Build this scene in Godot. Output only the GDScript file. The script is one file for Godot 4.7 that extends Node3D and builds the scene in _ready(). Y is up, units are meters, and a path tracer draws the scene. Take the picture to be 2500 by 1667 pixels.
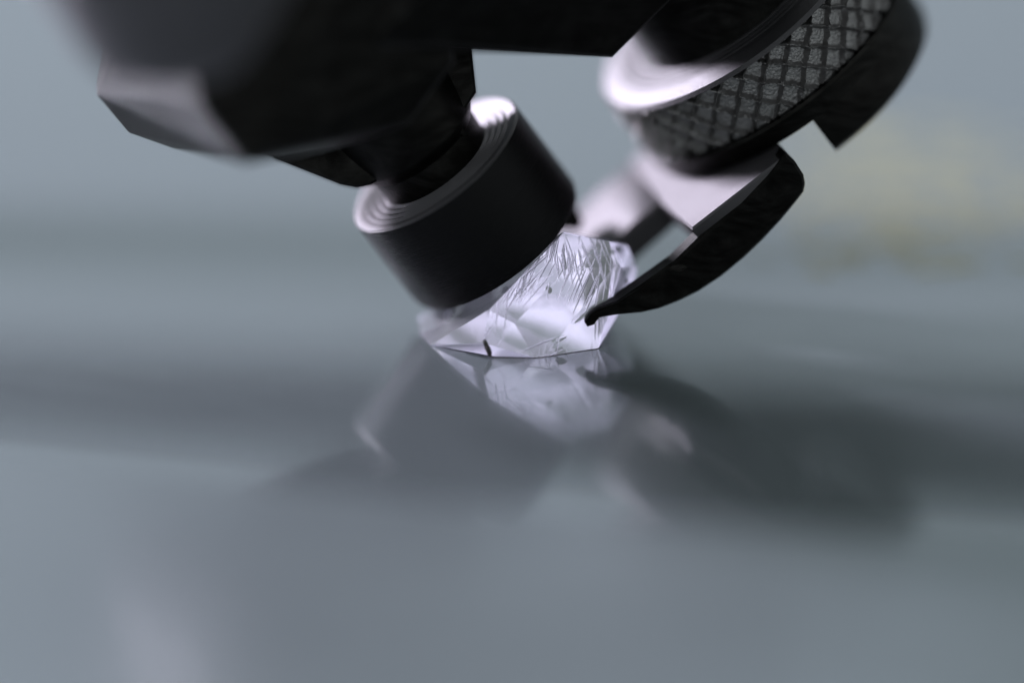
extends Node3D
# A rough diamond held in a polishing tang on a cast-iron polishing wheel. Shapes are worked out in millimetres and built in metres.

const MM := 0.001
const TILT := 18.0          # degrees the camera looks down
const DISTANCE := 220.0     # mm from the lens to the stone
var right := Vector3.RIGHT
var ahead := Vector3(0, -sin(deg_to_rad(TILT)), -cos(deg_to_rad(TILT)))
var above := Vector3(0, cos(deg_to_rad(TILT)), -sin(deg_to_rad(TILT)))
var centre := above * 0.385
# axes of the tang: along its length, up along the thumb screw, away from the lens
var tu: Vector3
var tn: Vector3
var tw: Vector3
var edges: SurfaceTool      # the chamfers of the last solid()
var rng := RandomNumberGenerator.new()
var M := {}
var lamp_side := Vector3(-0.72, 0.37, -0.585).normalized()     # where the bench lamp stands, seen from the stone


# ---------------------------------------------------------------- helpers
func P(px: float, py: float, z: float) -> Vector3:      # a point of the tang or stone, z mm nearer than the stone's front edge
	var k := (DISTANCE - z) / DISTANCE
	return centre + right * ((px - 1250.0) * 0.01 * k) + above * ((833.5 - py) * 0.01 * k) - ahead * z


func on_wheel(px: float, py: float) -> Vector3:
	var from := centre - ahead * DISTANCE
	var d := ahead * DISTANCE + right * ((px - 1250.0) * 0.01) + above * ((833.5 - py) * 0.01)
	return from - d * (from.y / d.y)


func begin() -> SurfaceTool:
	var st := SurfaceTool.new()
	st.begin(Mesh.PRIMITIVE_TRIANGLES)
	return st


func tri(st: SurfaceTool, a: Vector3, b: Vector3, c: Vector3, out: Vector3, ua := Vector2.ZERO, ub := Vector2.ZERO, uc := Vector2.ZERO) -> void:
	var n := (c - a).cross(b - a)
	if n.length_squared() < 1e-16:
		return
	if n.dot(out) < 0.0:
		var s := b
		b = c
		c = s
		var t := ub
		ub = uc
		uc = t
	st.set_uv(ua)
	st.add_vertex(a * MM)
	st.set_uv(ub)
	st.add_vertex(b * MM)
	st.set_uv(uc)
	st.add_vertex(c * MM)


func quad(st: SurfaceTool, a: Vector3, b: Vector3, c: Vector3, d: Vector3, out: Vector3, ua := Vector2.ZERO, ub := Vector2.ZERO, uc := Vector2.ZERO, ud := Vector2.ZERO) -> void:
	tri(st, a, b, c, out, ua, ub, uc)
	tri(st, a, c, d, out, ua, uc, ud)


func lathe(st: SurfaceTool, o: Vector3, u: Vector3, n: Vector3, w: Vector3, prof: Array, seg := 96, from := 0.0, to := TAU, cap := false) -> void:
	# prof: Vector2(radius, height), from the middle of the top outwards and down
	var group := 0
	var last := Vector2.ZERO
	var along := 0.0
	for k in prof.size() - 1:
		var p: Vector2 = prof[k]
		var q: Vector2 = prof[k + 1]
		var e := (q - p).normalized()
		if k > 0 and last.dot(e) < 0.86:
			group += 1
		last = e
		st.set_smooth_group(group)
		for i in seg:
			var a := from + (to - from) * i / seg
			var b := from + (to - from) * (i + 1) / seg
			var ra := u * cos(a) + w * sin(a)
			var rb := u * cos(b) + w * sin(b)
			var out := (ra + rb) * 0.5 * -e.y + n * e.x
			var v := along
			var v2 := along + (q - p).length()
			quad(st, o + ra * p.x + n * p.y, o + rb * p.x + n * p.y, o + rb * q.x + n * q.y, o + ra * q.x + n * q.y, out,
				Vector2(a * 2.0, v), Vector2(b * 2.0, v), Vector2(b * 2.0, v2), Vector2(a * 2.0, v2))
		along += (q - p).length()
	if cap:
		for a in [from, to]:
			st.set_smooth_group(-1)
			var r: Vector3 = u * cos(a) + w * sin(a)
			var out: Vector3 = (u * -sin(a) + w * cos(a)) * (1.0 if a == to else -1.0)
			for k in range(1, prof.size() - 1):
				tri(st, o + r * prof[0].x + n * prof[0].y, o + r * prof[k].x + n * prof[k].y, o + r * prof[k + 1].x + n * prof[k + 1].y, out)


func prism(st: SurfaceTool, o: Vector3, u: Vector3, v: Vector3, w: Vector3, shape: PackedVector2Array, w0: float, w1: float, bevel := 0.0, soft := PackedFloat32Array()) -> void:
	# an outline in u and v, drawn from w0 to w1, its two rims chamfered
	var mid := Vector2.ZERO
	for p in shape:
		mid += p / shape.size()
	var area := 0.0
	for i in shape.size():
		area += shape[i].cross(shape[(i + 1) % shape.size()])
	var inner := shape.duplicate()
	if bevel > 0.0:
		for i in shape.size():
			var a := shape[(i + shape.size() - 1) % shape.size()]
			var b := shape[i]
			var c := shape[(i + 1) % shape.size()]
			var s := -1.0 if area > 0.0 else 1.0
			var n1 := Vector2((b - a).normalized().y, -(b - a).normalized().x) * s
			var n2 := Vector2((c - b).normalized().y, -(c - b).normalized().x) * s
			inner[i] = b + (n1 + n2) * bevel * (soft[i] if soft else 1.0) / maxf(1.0 + n1.dot(n2), 0.35)
	var tris := Geometry2D.triangulate_polygon(inner)
	var at := func(p: Vector2, d: float) -> Vector3: return o + u * p.x + v * p.y + w * d
	var sgn := signf(w1 - w0)
	st.set_smooth_group(-1)
	for t in range(0, tris.size(), 3):
		for side in [[w0, -sgn], [w1, sgn]]:
			tri(st, at.call(inner[tris[t]], side[0]), at.call(inner[tris[t + 1]], side[0]), at.call(inner[tris[t + 2]], side[0]), w * side[1], inner[tris[t]], inner[tris[t + 1]], inner[tris[t + 2]])
	var run := 0.0
	for i in shape.size():
		var j := (i + 1) % shape.size()
		var e := shape[j] - shape[i]
		var out2 := Vector2(e.y, -e.x) * (1.0 if area > 0.0 else -1.0)
		var out: Vector3 = (u * out2.x + v * out2.y).normalized()
		var b0 := w0 + bevel * sgn
		var b1 := w1 - bevel * sgn
		var l := e.length()
		st.set_smooth_group(1)
		quad(st, at.call(shape[i], b0), at.call(shape[j], b0), at.call(shape[j], b1), at.call(shape[i], b1), out, Vector2(run, b0), Vector2(run + l, b0), Vector2(run + l, b1), Vector2(run, b1))
		st.set_smooth_group(-1)
		if bevel > 0.0:
			quad(st, at.call(inner[i], w0), at.call(inner[j], w0), at.call(shape[j], b0), at.call(shape[i], b0), out - w * sgn)
			quad(st, at.call(inner[i], w1), at.call(inner[j], w1), at.call(shape[j], b1), at.call(shape[i], b1), out + w * sgn)
		run += l


func hull(points: PackedVector3Array) -> Array:
	# the convex hull as triangles of points; grown one point at a time
	var pts := points
	var mid := Vector3.ZERO
	var far := 1
	for i in pts.size():
		if pts[i].distance_squared_to(pts[0]) > pts[far].distance_squared_to(pts[0]):
			far = i
	var third := 0
	var best := 0.0
	for i in pts.size():
		var d := (pts[i] - pts[0]).cross(pts[far] - pts[0]).length()
		if d > best:
			best = d
			third = i
	var nn := (pts[far] - pts[0]).cross(pts[third] - pts[0]).normalized()
	var fourth := 0
	best = 0.0
	for i in pts.size():
		var d := absf((pts[i] - pts[0]).dot(nn))
		if d > best:
			best = d
			fourth = i
	mid = (pts[0] + pts[far] + pts[third] + pts[fourth]) / 4.0
	var faces := []
	for f in [[0, far, third], [0, far, fourth], [0, third, fourth], [far, third, fourth]]:
		faces.append(_face(pts, f, mid))
	for i in pts.size():
		var seen := []
		var kept := []
		for f in faces:
			if (pts[i] - pts[f[0]]).dot(f[3]) > 1e-5:
				seen.append(f)
			else:
				kept.append(f)
		if seen.is_empty():
			continue
		var edges := {}
		for f in seen:
			for e in [[f[0], f[1]], [f[1], f[2]], [f[2], f[0]]]:
				var key := Vector2i(mini(e[0], e[1]), maxi(e[0], e[1]))
				edges[key] = edges.get(key, 0) + 1
		for e in edges:
			if edges[e] == 1:
				kept.append(_face(pts, [e.x, e.y, i], mid))
		faces = kept
	return faces


func _face(pts: PackedVector3Array, f: Array, mid: Vector3) -> Array:
	var n := (pts[f[1]] - pts[f[0]]).cross(pts[f[2]] - pts[f[0]]).normalized()
	if n.dot(pts[f[0]] - mid) < 0.0:
		n = -n
	return [f[0], f[1], f[2], n]


func chamfered(points: PackedVector3Array, r: float) -> PackedVector3Array:
	var out := PackedVector3Array()
	var mid := Vector3.ZERO
	for p in points:
		mid += p / points.size()
	for p in points:
		for d: Vector3 in [right, -right, above, -above, ahead, -ahead]:
			out.append(p + (d - (p - mid).normalized()) * r)
	return out


func solid(st: SurfaceTool, points: PackedVector3Array, bevel := 0.06) -> void:
	var pts := chamfered(points, bevel) if bevel > 0.0 else points
	st.set_smooth_group(-1)
	edges = begin()
	edges.set_smooth_group(-1)
	for f in hull(pts):
		if bevel > 0.0 and (f[0] / 6 == f[1] / 6 or f[1] / 6 == f[2] / 6 or f[0] / 6 == f[2] / 6):
			tri(edges, pts[f[0]], pts[f[1]], pts[f[2]], f[3])
			continue
		var x: Vector3 = f[3].cross(Vector3(0.3, 0.9, 0.2)).normalized()
		var y: Vector3 = f[3].cross(x)
		tri(st, pts[f[0]], pts[f[1]], pts[f[2]], f[3], Vector2(pts[f[0]].dot(x), pts[f[0]].dot(y)), Vector2(pts[f[1]].dot(x), pts[f[1]].dot(y)), Vector2(pts[f[2]].dot(x), pts[f[2]].dot(y)))


func build(st: SurfaceTool, called: String, m: Material, parent: Node3D, label := "") -> MeshInstance3D:
	st.generate_normals()
	var o := MeshInstance3D.new()
	o.name = called
	o.mesh = st.commit()
	o.material_override = m
	parent.add_child(o, true)
	o.position = -origin_of(parent)
	if label:
		o.set_meta("label", label)
	return o


func origin_of(n: Node) -> Vector3:
	var p := Vector3.ZERO
	while n is Node3D and n != self:
		p += (n as Node3D).position
		n = n.get_parent()
	return p


func thing(called: String, label: String, category: String, at: Vector3) -> Node3D:
	var o := Node3D.new()
	o.name = called
	add_child(o, true)
	o.position = at * MM
	o.set_meta("label", label)
	o.set_meta("category", category)
	return o


func noise_map(freq: float, seed_: int, size := 512, stretch := Vector2.ONE, octaves := 4) -> ImageTexture:
	var n := FastNoiseLite.new()
	n.seed = seed_
	n.noise_type = FastNoiseLite.TYPE_SIMPLEX_SMOOTH
	n.frequency = freq
	n.fractal_octaves = octaves
	var im := Image.create(size, size, false, Image.FORMAT_RGBA8)
	for y in size:
		for x in size:      # wrapped round two circles, so that it repeats without a seam
			var ax := TAU * x / size
			var ay := TAU * y / size
			var v := n.get_noise_3d(cos(ax) * 60.0 * stretch.x + 200.0 * cos(ay) * stretch.y, sin(ax) * 60.0 * stretch.x, sin(ay) * 60.0 * stretch.y)
			v = clampf(0.5 + 0.6 * v, 0.0, 1.0)
			im.set_pixel(x, y, Color(v, v, v))
	return ImageTexture.create_from_image(im)


func ranged(t: ImageTexture, lo: float, hi: float) -> ImageTexture:
	var im: Image = t.get_image().duplicate()
	for y in im.get_height():
		for x in im.get_width():
			var v := lerpf(lo, hi, im.get_pixel(x, y).r)
			im.set_pixel(x, y, Color(v, v, v))
	return ImageTexture.create_from_image(im)


func scratch_map(size: int, count: int, seed_: int, spread: float) -> ImageTexture:
	# grinding scratches: bundles of nearly parallel fine lines, each bundle fanning a little
	var r := RandomNumberGenerator.new()
	r.seed = seed_
	var h := PackedFloat32Array()
	h.resize(size * size)
	h.fill(0.5)
	for bundle in count:
		var bx := r.randf() * size
		var by := r.randf() * size
		var ang := r.randfn(1.15, spread)
		var lines := r.randi_range(5, 18)
		var length := r.randf_range(0.2, 0.55) * size
		for l in lines:
			var a := ang + r.randfn(0.0, 0.03)
			var off := r.randfn(0.0, 0.06) * size
			var x := bx - sin(ang) * off
			var y := by + cos(ang) * off
			var depth := r.randf_range(0.08, 0.35) * (1.0 if r.randf() < 0.75 else -1.0)
			var n := int(length * r.randf_range(0.4, 1.0))
			for i in n:
				var k := sin(PI * i / n) * depth
				for side in [[0.0, 1.0], [1.0, 0.6], [-1.0, 0.6]]:
					var xi := posmod(int(x + cos(a) * (i - n * 0.5) - sin(a) * side[0]), size)
					var yi := posmod(int(y + sin(a) * (i - n * 0.5) + cos(a) * side[0]), size)
					h[yi * size + xi] = clampf(h[yi * size + xi] - k * side[1], 0.0, 1.0)
	var im := Image.create(size, size, false, Image.FORMAT_RGBA8)
	for y in size:
		for x in size:
			var v := h[y * size + x]
			im.set_pixel(x, y, Color(v, v, v))
	return ImageTexture.create_from_image(im)


func metal(c: Color, rough: ImageTexture, tile: float, metallic := 1.0) -> StandardMaterial3D:
	var m := StandardMaterial3D.new()
	m.albedo_color = c.linear_to_srgb()
	m.metallic = metallic
	m.roughness = 1.0
	m.roughness_texture = rough
	m.uv1_triplanar = true
	m.uv1_scale = Vector3.ONE * (1000.0 / tile)
	return m


# ---------------------------------------------------------------- the scene
func _ready() -> void:
	rng.seed = 7
	# camera
	var cam := Camera3D.new()
	cam.name = "camera"
	add_child(cam)
	var lens := CameraAttributesPhysical.new()
	lens.frustum_focal_length = 12.0 / (8.335 / DISTANCE)
	lens.frustum_focus_distance = (DISTANCE + 0.35) * MM
	lens.frustum_near = 0.02
	lens.frustum_far = 10.0
	lens.exposure_aperture = lens.frustum_focal_length / 26.0
	cam.attributes = lens
	cam.fov = rad_to_deg(2.0 * atan(8.335 / DISTANCE))
	cam.near = 0.02
	cam.far = 10.0
	cam.transform = Transform3D(Basis(right, above, -ahead), (centre - ahead * DISTANCE) * MM)
	cam.current = true
	# surroundings and exposure
	var env := Environment.new()
	env.background_mode = Environment.BG_COLOR
	env.background_color = Color(0.405, 0.45, 0.462).linear_to_srgb()
	env.tonemap_mode = Environment.TONE_MAPPER_LINEAR
	env.tonemap_exposure = 1.25
	env.sdfgi_enabled = true
	env.ssao_enabled = true
	env.ssil_enabled = true
	var we := WorldEnvironment.new()
	we.name = "surroundings"
	we.environment = env
	add_child(we)
	materials()
	# the bench lamp: cool white, behind the stone to the left
	var lamp_at := lamp_side * 200.0
	lamp("bench_lamp", "cool white bench lamp head behind and left of the polishing tang", lamp_at, Vector3(0, 3, 0), 40.0, 0.135, Color(0.95, 0.93, 1.0))
	# unseen lamp added to light the wall and the wheel
	lamp("added_fill_lamp", "added unseen square lamp that lights the wall behind the wheel", Vector3(0, 700, -620), Vector3(0, 0, -600), 500.0, 0.1, Color(0.96, 0.99, 1.0))

	tu = (right * 0.79 + above * 0.613).normalized()
	var s := sin(deg_to_rad(22.3))
	var c := cos(deg_to_rad(22.3))
	tn = (right * -0.613 * c + above * 0.79 * c - ahead * s).normalized()
	tw = (right * -0.613 * s + above * 0.79 * s + ahead * c).normalized()

	wall()
	wheel()
	tang()
	stone()


func lamp(called: String, label: String, at: Vector3, to: Vector3, side: float, energy: float, colour: Color) -> void:
	var d := (to - at).normalized()
	var t := thing(called, label, "lamp", at)
	var x := d.cross(Vector3(0.1, 0.3, 1)).normalized()
	var y := x.cross(d)
	var st := begin()
	var h := side * 0.5
	prism(st, at - d * (side * 0.02), x, y, d, PackedVector2Array([Vector2(-h, -h), Vector2(h, -h), Vector2(h, h), Vector2(-h, h)]), 0.0, side * 0.02)
	build(st, "diffuser", M[called], t)
	st = begin()
	h *= 1.1
	prism(st, at - d * (side * 0.025), x, y, d, PackedVector2Array([Vector2(-h, -h), Vector2(h, -h), Vector2(h, h), Vector2(-h, h)]), 0.0, -side * 0.2, side * 0.04)
	build(st, "housing", M.black, t)
	var l := AreaLight3D.new()
	l.name = "light"
	l.area_size = Vector2(side, side) * MM
	l.light_energy = energy
	l.light_color = colour
	l.shadow_enabled = true
	l.set("area_range", 5.0)
	t.add_child(l)
	l.transform = Transform3D(Basis(x, y, -d).orthonormalized(), d * (side * 0.01) * MM)


func materials() -> void:
	for k in [["bench_lamp", Color(0.93, 0.90, 1.0), 1.0], ["added_fill_lamp", Color(0.95, 0.99, 1.0), 1.0]]:
		var e := StandardMaterial3D.new()
		e.albedo_color = Color(0.8, 0.8, 0.8)
		e.emission_enabled = true
		e.emission = k[1]
		e.emission_energy_multiplier = k[2]
		M[k[0]] = e
	var cloud := noise_map(0.05, 3, 256)
	var fine := noise_map(0.16, 5, 512)
	M.black = metal(Color(0.10, 0.10, 0.102), ranged(cloud, 0.34, 0.52), 3.0)
	M.steel = metal(Color(0.115, 0.109, 0.115), ranged(fine, 0.5, 0.7), 2.0)
	M.claw = metal(Color(0.024, 0.023, 0.022), ranged(cloud, 0.45, 0.66), 2.5)
	M.knurl = metal(Color(0.25, 0.24, 0.24), ranged(fine, 0.26, 0.42), 2.0)
	M.nut = metal(Color(0.085, 0.081, 0.085), ranged(fine, 0.5, 0.66), 2.0)
	M.plate = metal(Color(0.105, 0.099, 0.105), ranged(fine, 0.55, 0.7), 2.0)
	M.black.albedo_color = Color(0.034, 0.032, 0.03).linear_to_srgb()
	M.black.albedo_texture = ranged(noise_map(0.012, 17, 512), 0.4, 1.0)
	M.claw.albedo_texture = M.black.albedo_texture
	M.worn = metal(Color(0.2, 0.19, 0.195), ranged(fine, 0.4, 0.7), 1.0)
	M.worn.albedo_texture = ranged(noise_map(0.12, 19, 512), 0.1, 1.0)
	for k in ["black", "nut", "plate", "knurl", "steel", "claw"]:
		M[k].heightmap_enabled = true
		M[k].heightmap_texture = fine
		M[k].heightmap_scale = 0.0012
	# turned side of the pressure foot: fine scratches round it
	var turned := noise_map(0.09, 8, 512, Vector2(0.25, 3.0))
	M.turned = M.black.duplicate()
	M.turned.uv1_triplanar = false
	M.turned.uv1_scale = Vector3(0.25, 0.5, 1)
	M.turned.roughness_texture = ranged(turned, 0.34, 0.55)
	M.turned.albedo_texture = null
	M.turned.albedo_color = Color(0.016, 0.0155, 0.016).linear_to_srgb()
	M.turned.heightmap_texture = turned
	M.turned.heightmap_scale = 0.0008
	# the wheel: grey iron with a film of oil
	M.iron = metal(Color(0.165, 0.192, 0.203), ranged(cloud, 0.13, 0.19), 40.0, 0.5)
	M.iron.clearcoat_enabled = true
	M.iron.clearcoat = 1.0
	M.iron.clearcoat_roughness = 0.035
	M.rim = M.iron.duplicate()
	M.rim.roughness_texture = ranged(cloud, 0.28, 0.36)
	M.rim.clearcoat = 0.1
	M.rim.clearcoat_roughness = 0.14
	M.olive_reflection = StandardMaterial3D.new()  # olive tint of a blurred reflection, put into the colour
	M.olive_reflection.albedo_color = Color(0.22, 0.215, 0.13).linear_to_srgb()
	M.olive_reflection.roughness = 0.3
	M.wall = StandardMaterial3D.new()
	M.wall.albedo_color = Color(0.50, 0.535, 0.585).linear_to_srgb()
	M.wall.roughness = 0.9
	# the stone
	M.clear = StandardMaterial3D.new()
	M.clear.refraction_enabled = true
	M.clear.transparency = BaseMaterial3D.TRANSPARENCY_ALPHA
	M.clear.refraction_scale = 0.14
	M.clear.albedo_color = Color(0.97, 0.97, 1.0, 0.08)
	M.clear.roughness = 0.03
	M.ground = M.clear.duplicate()
	M.ground.albedo_color = Color(0.97, 0.97, 1.0, 0.14)
	M.ground.roughness = 0.07
	M.ground.heightmap_enabled = true
	M.ground.heightmap_texture = scratch_map(512, 20, 21, 0.4)
	M.ground.heightmap_scale = 0.007
	M.ground.uv1_scale = Vector3(0.28, 0.28, 1)
	M.frosted = M.clear.duplicate()
	M.frosted.roughness = 0.1
	M.frosted.albedo_color = Color(0.96, 0.96, 1.0, 0.45)
	M.frosted.backlight_enabled = true
	M.frosted.backlight = Color(1.5, 1.49, 1.58)
	M.frosted.heightmap_enabled = true
	M.frosted.heightmap_texture = M.ground.heightmap_texture
	M.frosted.heightmap_scale = 0.006
	M.frosted.uv1_scale = Vector3(0.28, 0.28, 1)
	M.smooth_skin = M.frosted.duplicate()
	M.smooth_skin.backlight = Color(0.8, 0.79, 0.85)
	M.smooth_skin.roughness = 0.06
	M.strip = M.frosted.duplicate()
	M.strip.backlight_enabled = false
	M.strip.albedo_color = Color(0.93, 0.88, 0.84, 0.45)
	M.pane = StandardMaterial3D.new()
	M.pane.transparency = BaseMaterial3D.TRANSPARENCY_ALPHA
	M.pane.albedo_color = Color(0.97, 0.97, 1.0, 0.35)
	M.pane.roughness = 0.06
	M.light_catcher = StandardMaterial3D.new()  # white sheets added inside the stone as light catchers
	M.light_catcher.albedo_color = Color(0.86, 0.86, 0.9).linear_to_srgb()
	M.light_catcher.roughness = 0.6
	M.light_catcher.backlight_enabled = true
	M.light_catcher.backlight = Color(1.1, 1.1, 1.12)
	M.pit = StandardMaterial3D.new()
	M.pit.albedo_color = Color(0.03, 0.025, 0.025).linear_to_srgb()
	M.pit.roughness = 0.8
	M.speck = StandardMaterial3D.new()
	M.speck.albedo_color = Color(0.08, 0.09, 0.07).linear_to_srgb()
	M.speck.roughness = 0.7


func wall() -> void:
	var st := begin()
	prism(st, Vector3(0, 0, -1100), Vector3.RIGHT, Vector3.UP, Vector3.BACK, PackedVector2Array([Vector2(-1200, -200), Vector2(1200, -200), Vector2(1200, 900), Vector2(-1200, 900)]), 0.0, -60.0)
	var t := thing("wall", "plain grey-green wall behind the polishing wheel", "wall", Vector3(0, -200, -1130))
	build(st, "plaster", M.wall, t)
	t.set_meta("kind", "structure")


func wheel() -> void:
	var o := Vector3(24.15, 0, -83.2)
	var t := thing("polishing_disc", "wide flat grey iron polishing disc under the diamond, oiled and mirror smooth", "polishing disc", o + Vector3(0, -14, 0))
	var rings := [["wheel_face", M.iron, [Vector2(0, 0), Vector2(97.5, 0)]], ["outer_rim", M.rim, [Vector2(97.5, 0), Vector2(139.5, 0), Vector2(140, -0.5), Vector2(140, -14), Vector2(0, -14)]]]
	for k in rings:
		var st := begin()
		lathe(st, o, Vector3.RIGHT, Vector3.UP, Vector3.BACK, k[2], 360)
		build(st, k[0], k[1], t)


	# olive drops that paint a blurred reflection on the wheel beyond the stone
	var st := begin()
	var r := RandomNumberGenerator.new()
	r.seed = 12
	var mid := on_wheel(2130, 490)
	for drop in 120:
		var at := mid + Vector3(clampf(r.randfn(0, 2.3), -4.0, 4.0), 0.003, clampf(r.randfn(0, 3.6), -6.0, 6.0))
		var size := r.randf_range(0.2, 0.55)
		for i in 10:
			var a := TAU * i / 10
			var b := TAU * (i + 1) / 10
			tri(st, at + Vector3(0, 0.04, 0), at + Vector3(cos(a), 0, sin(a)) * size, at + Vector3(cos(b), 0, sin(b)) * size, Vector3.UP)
	build(st, "painted_olive_reflection", M.olive_reflection, t, "olive reflection painted as drops on the wheel behind the claw").set_meta("kind", "stuff")


func frame(o: Vector3, u: float, t: float, w: float) -> Vector3:
	return o + tu * u + tn * t + tw * w


func tang() -> void:
	var t := thing("polishing_tang", "black steel tang with round pressure foot, knurled thumb nut and forked claw gripping the diamond", "clamp", P(1425, 776, -0.2))
	var zero := Vector3.ZERO
	# round pressure foot that bears on the stone
	var foot := P(1062, 400, -1.5)
	var st := begin()
	var prof := [Vector2(0, -0.05)]
	for i in 9:
		var r := 0.6 + i * 0.19
		prof.append(Vector2(r, -0.07))
		prof.append(Vector2(r + 0.13, 0.0))
	prof.append_array([Vector2(2.40, 0.0), Vector2(2.45, -0.05)])
	lathe(st, foot, tu, tn, tw, prof, 160)
	var pad := build(st, "pressure_foot", M.steel, t)
	st = begin()
	lathe(st, foot, tu, tn, tw, [Vector2(2.45, -0.05), Vector2(2.45, -2.5), Vector2(2.38, -2.68), Vector2(0, -2.68)], 160)
	build(st, "turned_side", M.turned, pad)
	# its stem, flaring into the jaw
	st = begin()
	lathe(st, foot, tu, tn, tw, [Vector2(0, 5), Vector2(1.75, 5), Vector2(1.75, 1.0), Vector2(1.7, 0.9), Vector2(1.5, 0.62), Vector2(1.47, -0.05)], 96)
	build(st, "foot_stem", M.black, t)
	st = begin()
	var flat := PackedVector2Array()
	for p in [[560, 300], [670, 386], [830, 449], [870, 457], [905, 450], [1000, 400], [1132, 330], [1134, 268], [1162, 225], [1152, 130], [1140, 0], [1100, -200], [500, -200]]:
		flat.append(Vector2((p[0] - 1250.0) * 0.01, (833.5 - p[1]) * 0.01))
	prism(st, P(1250, 833.5, -0.1), right, above, ahead, flat, 0.0, 1.6, 0.06)
	build(st, "jaw_plate", M.black, t)
	# jaw block with its chamfered left end
	st = begin()
	solid(st, PackedVector3Array([P(250, 178, -0.6), P(236, 200, 0.0), P(236, 232, 0.4), P(310, 320, -0.2), P(420, 360, 0.0), P(455, 196, 3.9), P(490, 256, 4.7), P(560, 372, 3.9), P(600, 398, 4.6), P(690, 382, 3.5), P(1000, 300, 1.5),
		P(1110, 150, 1.5), P(1000, -300, 4.0), P(430, -300, 5.0), P(330, -300, 0.0), P(1000, -300, -0.5), P(690, 382, 1.0), P(960, 330, -0.3), P(600, -100, 5.5)]), 0.07)
	build(edges, "worn_edge", M.worn, build(st, "jaw_block", M.black, t))
	# cross bar over the top
	st = begin()
	solid(st, PackedVector3Array([P(900, 112, 3.2), P(1080, 108, 2.4), P(1300, 128, 0.8), P(1498, 138, 0.0), P(1668, -30, 0.0), P(1900, -260, 0.2), P(900, -260, 4.0), P(1300, -260, 4.5), P(900, 100, -1.0), P(1480, 120, -1.0), P(1880, -260, -1.0), P(900, -260, -1.0)]), 0.05)
	build(edges, "worn_edge", M.worn, build(st, "cross_bar", M.black, t))
	# unseen bar added so its mirror image makes the wheel's dark band
	st = begin()
	solid(st, PackedVector3Array([Vector3(-45, 4.4, -17), Vector3(-45, 4.9, -17), Vector3(-45, 4.6, -19.5), Vector3(-45, 4.9, -19.5), Vector3(45, 8.3, -17), Vector3(45, 12.7, -17), Vector3(45, 8.6, -19.5), Vector3(45, 12.7, -19.5)]), 0.1)
	build(edges, "worn_edge", M.worn, build(st, "added_rear_bar", M.black, t))
	st = begin()  # added link that ties the unseen bar to the cross bar
	solid(st, PackedVector3Array([Vector3(4, 10.3, -1), Vector3(7, 10.3, -1), Vector3(4, 12, -1), Vector3(7, 12, -1), Vector3(4, 7.4, -18.5), Vector3(7, 7.4, -18.5), Vector3(4, 8.6, -18.5), Vector3(7, 8.6, -18.5)]), 0.1)
	build(edges, "worn_edge", M.worn, build(st, "added_link_bar", M.black, t))
	# set screw that points down at the lens side
	st = begin()
	var tip := P(415, 178, 8.5)
	var up := (P(400, -300, 9.5) - tip).normalized()
	var su := right
	var sw := su.cross(up).normalized()
	lathe(st, tip, sw.cross(up).normalized(), up, sw, [Vector2(0, 6), Vector2(4.0, 6), Vector2(3.9, 3.5), Vector2(2.0, 0.5), Vector2(1.6, 0.1), Vector2(1.1, -0.1), Vector2(0, -0.15)], 96)
	build(st, "set_screw", M.steel, t)
	# knurled thumb nut
	var nut := P(1783, 2, -3.6)
	st = begin()
	lathe(st, nut, tu, tn, tw, [Vector2(2.55, 0.12), Vector2(2.75, 0.12), Vector2(2.8, 0.08), Vector2(2.95, 0.1), Vector2(3.0, 0.07), Vector2(3.15, 0.09), Vector2(3.2, 0.06), Vector2(3.35, 0.07), Vector2(3.5, 0.04), Vector2(3.82, -0.06), Vector2(3.9, -0.16)], 160)
	var nb := build(st, "thumb_nut", M.nut, t)
	st = begin()
	lathe(st, nut, tu, tn, tw, [Vector2(0, 5), Vector2(2.3, 5), Vector2(2.5, 4.8), Vector2(2.55, 0.3), Vector2(2.65, 0.12)], 96)
	build(st, "boss", M.claw, nb)
	st = begin()
	knurl(st, nut, 3.9, -0.16, -1.75)
	build(st, "knurling", M.knurl, nb)
	# flange under the nut
	st = begin()
	lathe(st, nut, tu, tn, tw, [Vector2(3.5, -1.74), Vector2(3.93, -1.75), Vector2(3.97, -1.82), Vector2(3.9, -2.3), Vector2(0, -2.34)], 128)
	build(st, "flange", M.black, t)
	st = begin()
	lathe(st, nut, tu, tn, tw, [Vector2(0, -2.3), Vector2(3.75, -2.3), Vector2(3.75, -3.1), Vector2(3.66, -3.34), Vector2(3.4, -3.52), Vector2(0, -3.58)], 64, -PI * 0.5 - 0.08, PI * 0.3, true)
	build(st, "clamp_shoe", M.black, t)
	# forked claw: a plate with two prongs
	st = begin()
	var top := -2.36
	var plate := PackedVector2Array([Vector2(-1.45, 1.9), Vector2(-4.3, 1.75)])
	prism(st, frame(nut, 0, top, 0), tu, tw, tn, PackedVector2Array([Vector2(-1.3, 1.6), Vector2(-4.2, 1.6), Vector2(-4.45, 1.2), Vector2(-4.45, -1.75), Vector2(-4.4, -3.0), Vector2(-4.35, -3.6), Vector2(-4.3, -4.44), Vector2(-1.45, -4.44), Vector2(-1.3, -4.2)]), 0.0, -0.75, 0.05)
	var cl := build(st, "claw", M.plate, t)
	st = begin()
	prism(st, frame(nut, 0, 0, 0), tu, tn, tw, PackedVector2Array([Vector2(-4.3, -2.36), Vector2(-5.4, -2.40), Vector2(-6.6, -2.55), Vector2(-7.8, -2.95), Vector2(-8.1, -3.3), Vector2(-7.6, -3.45), Vector2(-6.4, -3.25), Vector2(-4.3, -3.11)]), 1.4, -1.8, 0.08)
	build(st, "rear_prong", M.plate, cl)
	st = begin()
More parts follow.
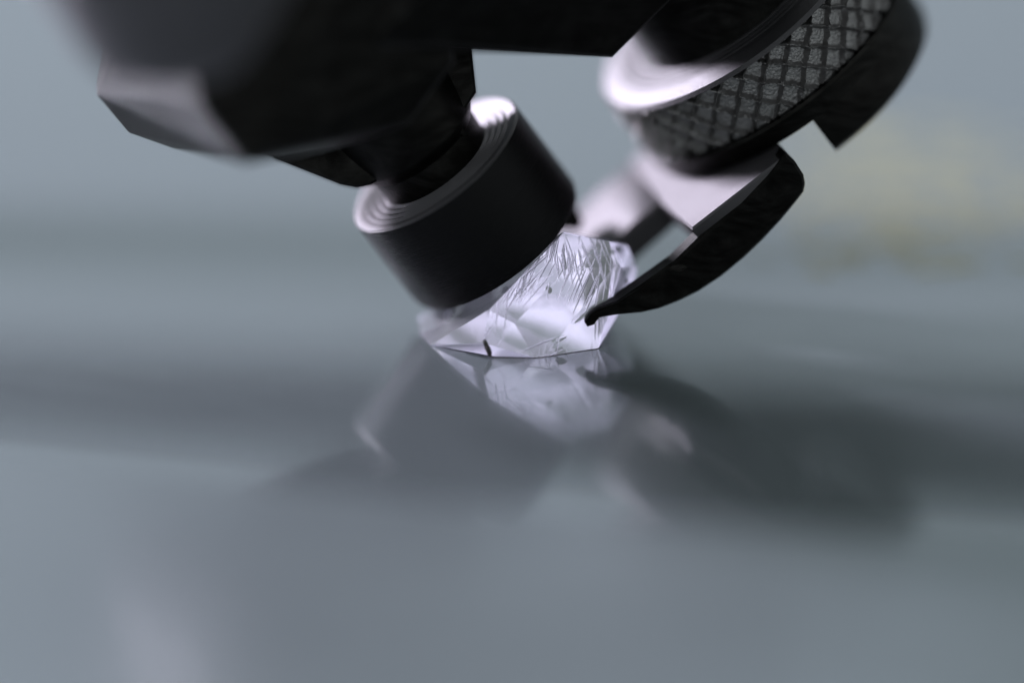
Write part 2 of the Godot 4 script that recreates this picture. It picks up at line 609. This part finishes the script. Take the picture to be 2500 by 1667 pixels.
	var edge := outline([[1290, 1449], [1271, 1456], [1224, 1468], [1134, 1482], [1012, 1482], [928, 1492], [834, 1488], [762, 1484], [716, 1468], [690, 1466], [670, 1474], [668, 1488], [684, 1494], [704, 1488], [743, 1510], [791, 1543], [830, 1562], [879, 1577], [930, 1588], [992, 1593], [1060, 1591], [1126, 1584], [1190, 1573], [1244, 1560], [1270, 1553], [1284, 1540], [1294, 1520], [1297, 1480]])
	var soft := PackedFloat32Array()
	for p in edge:
		soft.append(clampf((p.x + 7.5) / 2.2, 0.22, 1.0))
	prism(st, frame(nut, 0, 0, 0), tu, tn, tw, edge, -4.52, -3.9, 0.08, soft)
	build(st, "front_prong", M.claw, cl)
	lump(P(1655, 655, -0.27), Vector3(0.2, 0.09, 0.03), "scale_flake", M.black, cl, 51, -0.6)
	# small stop behind the foot
	st = begin()
	solid(st, PackedVector3Array([P(1340, 470, -3.4), P(1388, 468, -3.4), P(1402, 499, -3.4), P(1423, 538, -3.4), P(1416, 562, -3.4), P(1360, 556, -3.4), P(1340, 470, -4.4), P(1388, 468, -4.4), P(1418, 538, -4.4), P(1360, 556, -4.4)]), 0.03)
	build(edges, "worn_edge", M.worn, build(st, "rear_stop", M.black, t))


func outline(list: Array) -> PackedVector2Array:
	var out := PackedVector2Array()
	for p in list:
		out.append(Vector2((1290.0 + (p[0] - 1290.0) * 1.035 - 1425.0) * 0.01, -(p[1] - 1071.0 - 167.0) / 92.5))
	return out


func knurl(st: SurfaceTool, o: Vector3, radius: float, t0: float, t1: float) -> void:
	var n := FastNoiseLite.new()
	n.seed = 4
	n.frequency = 1.0
	var seg := 1400
	var rows := 84
	var cells := 34.0
	var grid := []
	for j in rows + 1:
		var line := PackedVector3Array()
		var t := lerpf(t0, t1, float(j) / rows)
		for i in seg:
			var a := TAU * i / seg
			var x := a / TAU * cells
			var y := t / 0.72
			var e := PackedFloat32Array([x + y, x - y])
			var jit := n.get_noise_3d(cos(a) * 9.0, sin(a) * 9.0, t * 2.3) * 0.12
			var d := minf(absf(fposmod(e[0] + jit, 1.0) - 0.5), absf(fposmod(e[1] - jit, 1.0) - 0.5))     # 0 on the ridges
			var h := (0.2 + 0.07 * n.get_noise_3d(cos(a) * 14.0, sin(a) * 14.0, t * 4.0)) * (1.0 - clampf(d / 0.13, 0.0, 1.0))
			h += 0.022 * n.get_noise_3d(cos(a) * 40.0, sin(a) * 40.0, t * 11.0)
			var edge := minf(t0 - t, t - t1)
			h *= clampf(edge / 0.05, 0.0, 1.0)
			line.append(o + (tu * cos(a) + tw * sin(a)) * (radius - 0.17 + h) + tn * t)
		grid.append(line)
	st.set_smooth_group(-1)
	for j in rows:
		for i in seg:
			var k := (i + 1) % seg
			var out: Vector3 = grid[j][i] - o - tn * ((grid[j][i] - o).dot(tn))
			quad(st, grid[j][i], grid[j][k], grid[j + 1][k], grid[j + 1][i], out)


func stone() -> void:
	var t := thing("rough_diamond", "clear rough diamond with scratched facets pressed on the wheel by the claw", "diamond", on_wheel(1300, 865))
	var g := func(px: float, py: float) -> Vector3: return on_wheel(px, py) + Vector3(0, 0.003, 0)
	var pts := PackedVector3Array([P(1192, 757, 0.1), P(1376, 567, -0.62), P(1489, 588, -0.88), P(1500, 650, -0.74), P(1516, 652, -0.86), g.call(1331, 871.5), P(1531, 598, -1.7), P(1555, 650, -1.9), P(1546, 706, -1.8), P(1483, 818, -1.3),
		g.call(1207, 871), g.call(1305, 874), g.call(1460, 851), P(1178, 838, 0.12), g.call(1050, 843), P(1024, 830, -1.8), P(1024, 776, -2.7), P(1390, 572, -3.3), P(1150, 705, -3.8), g.call(1430, 792), g.call(1110, 788), P(1538, 645, -3.3), P(1300, 690, -4.2), P(1490, 740, -3.4), P(1385, 655, -0.36), P(1255, 790, 0.10), P(1230, 760, -4.1), P(1380, 740, -4.1), P(1440, 660, -3.9), P(1090, 745, -3.6), P(1470, 620, -3.7)])
	var b := chamfered(pts, 0.02)
	for i in b.size():
		b[i].y = maxf(b[i].y, 0.003)
	var faces := hull(b)
	var front := (right * 0.895 + above * 0.717 - ahead * 4.3).normalized()
	var mesh := ArrayMesh.new()
	var a := begin()
	var c := begin()
	var d := begin()
	var strip := begin()
	var clear := begin()
	var skin := begin()
	for f in faces:
		var mid: Vector3 = (b[f[0]] + b[f[1]] + b[f[2]]) / 3.0
		var towards: float = f[3].dot(-ahead)
		var ids := [f[0] / 6, f[1] / 6, f[2] / 6]
		var use := c                                # ground facets at the back
		if ids.all(func(k): return k in [3, 4, 5, 11]):
			use = strip                             # the narrow bruted strip
		elif towards > 0.2:
			use = a if f[3].dot(front) > 0.86 else clear   # the scratched front facets, the polished ones
		elif f[3].y < -0.9 or f[3].x > 0.6:
			use = clear                             # the facet on the wheel, the right end
		elif f[3].dot(lamp_side) > 0.3:
			use = d if (ids[0] + ids[1] * 3 + ids[2] * 5) % 3 == 0 else skin      # natural skin, frosted here, smoother there
		elif (ids[0] + ids[1] + ids[2]) % 5 == 0:
			use = clear
		use.set_smooth_group(-1)
		var x: Vector3 = f[3].cross(above).normalized()
		var y: Vector3 = f[3].cross(x)
		tri(use, b[f[0]], b[f[1]], b[f[2]], f[3], Vector2(b[f[0]].dot(x), b[f[0]].dot(y)), Vector2(b[f[1]].dot(x), b[f[1]].dot(y)), Vector2(b[f[2]].dot(x), b[f[2]].dot(y)))
	var n := 0
	for k in [[a, M.ground], [c, M.frosted], [d, M.frosted], [skin, M.smooth_skin], [strip, M.strip], [clear, M.clear]]:
		k[0].generate_normals()
		k[0].commit(mesh)
		if mesh.get_surface_count() > n:
			mesh.surface_set_material(n, k[1])
			n += 1
	var o := MeshInstance3D.new()
	o.name = "crystal"
	o.mesh = mesh
	t.add_child(o)
	o.position = -t.position
	# white planes added inside the stone to catch lamp light and brighten it
	for k in [[P(1440, 640, -2.0), 0.40, 31], [P(1400, 770, -1.3), 0.5, 33], [P(1120, 810, -1.9), 0.42, 34], [P(1350, 830, -0.8), 0.33, 35]]:
		var st := begin()
		var r := RandomNumberGenerator.new()
		r.seed = k[2]
		var n2 := (lamp_side * 0.8 - ahead * 0.5 + Vector3(r.randfn(0, 0.25), r.randfn(0, 0.25), r.randfn(0, 0.25))).normalized()
		var x := n2.cross(above).normalized()
		var y := n2.cross(x)
		var rim := PackedVector2Array()
		for i in 14:
			var q := TAU * i / 14
			rim.append(Vector2(cos(q), sin(q) * 0.6) * k[1] * r.randf_range(0.55, 1.0))
		prism(st, k[0], x, y, n2, rim, 0.0, 0.015)
		build(st, "light_catcher", M.light_catcher, o)
	var rs := begin()  # thin dark line along the stone's lower front edge
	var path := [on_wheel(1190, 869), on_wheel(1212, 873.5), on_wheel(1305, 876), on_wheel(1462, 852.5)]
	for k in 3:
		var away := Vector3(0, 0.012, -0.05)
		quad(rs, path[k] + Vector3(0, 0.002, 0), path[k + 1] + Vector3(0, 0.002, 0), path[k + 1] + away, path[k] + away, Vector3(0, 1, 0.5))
	build(rs, "contact_line", M.pit, o)
	lump(P(1334, 712, -0.75), Vector3(0.06, 0.07, 0.05), "inclusion", M.speck, o, 41)
	lump(P(1521, 662, -1.15), Vector3(0.045, 0.05, 0.04), "inclusion", M.speck, o, 42)
	lump(P(1530, 686, -1.25), Vector3(0.03, 0.06, 0.03), "inclusion", M.speck, o, 43)
	lump(P(1190, 850, 0.12), Vector3(0.07, 0.21, 0.09), "edge_pit", M.pit, o, 44, 0.35)


func lump(at: Vector3, size: Vector3, called: String, m: Material, parent: Node3D, seed_: int, lean := 0.0) -> void:
	var n := FastNoiseLite.new()
	n.seed = seed_
	n.frequency = 0.9
	var st := begin()
	st.set_smooth_group(-1)
	var pt := func(i: int, j: int) -> Vector3:
		var a := PI * i / 8.0
		var b := TAU * j / 12.0
		var d := Vector3(sin(a) * cos(b), cos(a), sin(a) * sin(b))
		d *= 1.0 + 0.5 * n.get_noise_3dv(d * 2.0)
		return at + right * (d.x * size.x - d.y * size.y * lean) + above * (d.y * size.y) - ahead * (d.z * size.z)
	for i in 8:
		for j in 12:
			var a: Vector3 = pt.call(i, j)
			quad(st, a, pt.call(i, j + 1), pt.call(i + 1, j + 1), pt.call(i + 1, j), a + pt.call(i + 1, j + 1) - at * 2.0)
	build(st, called, m, parent)
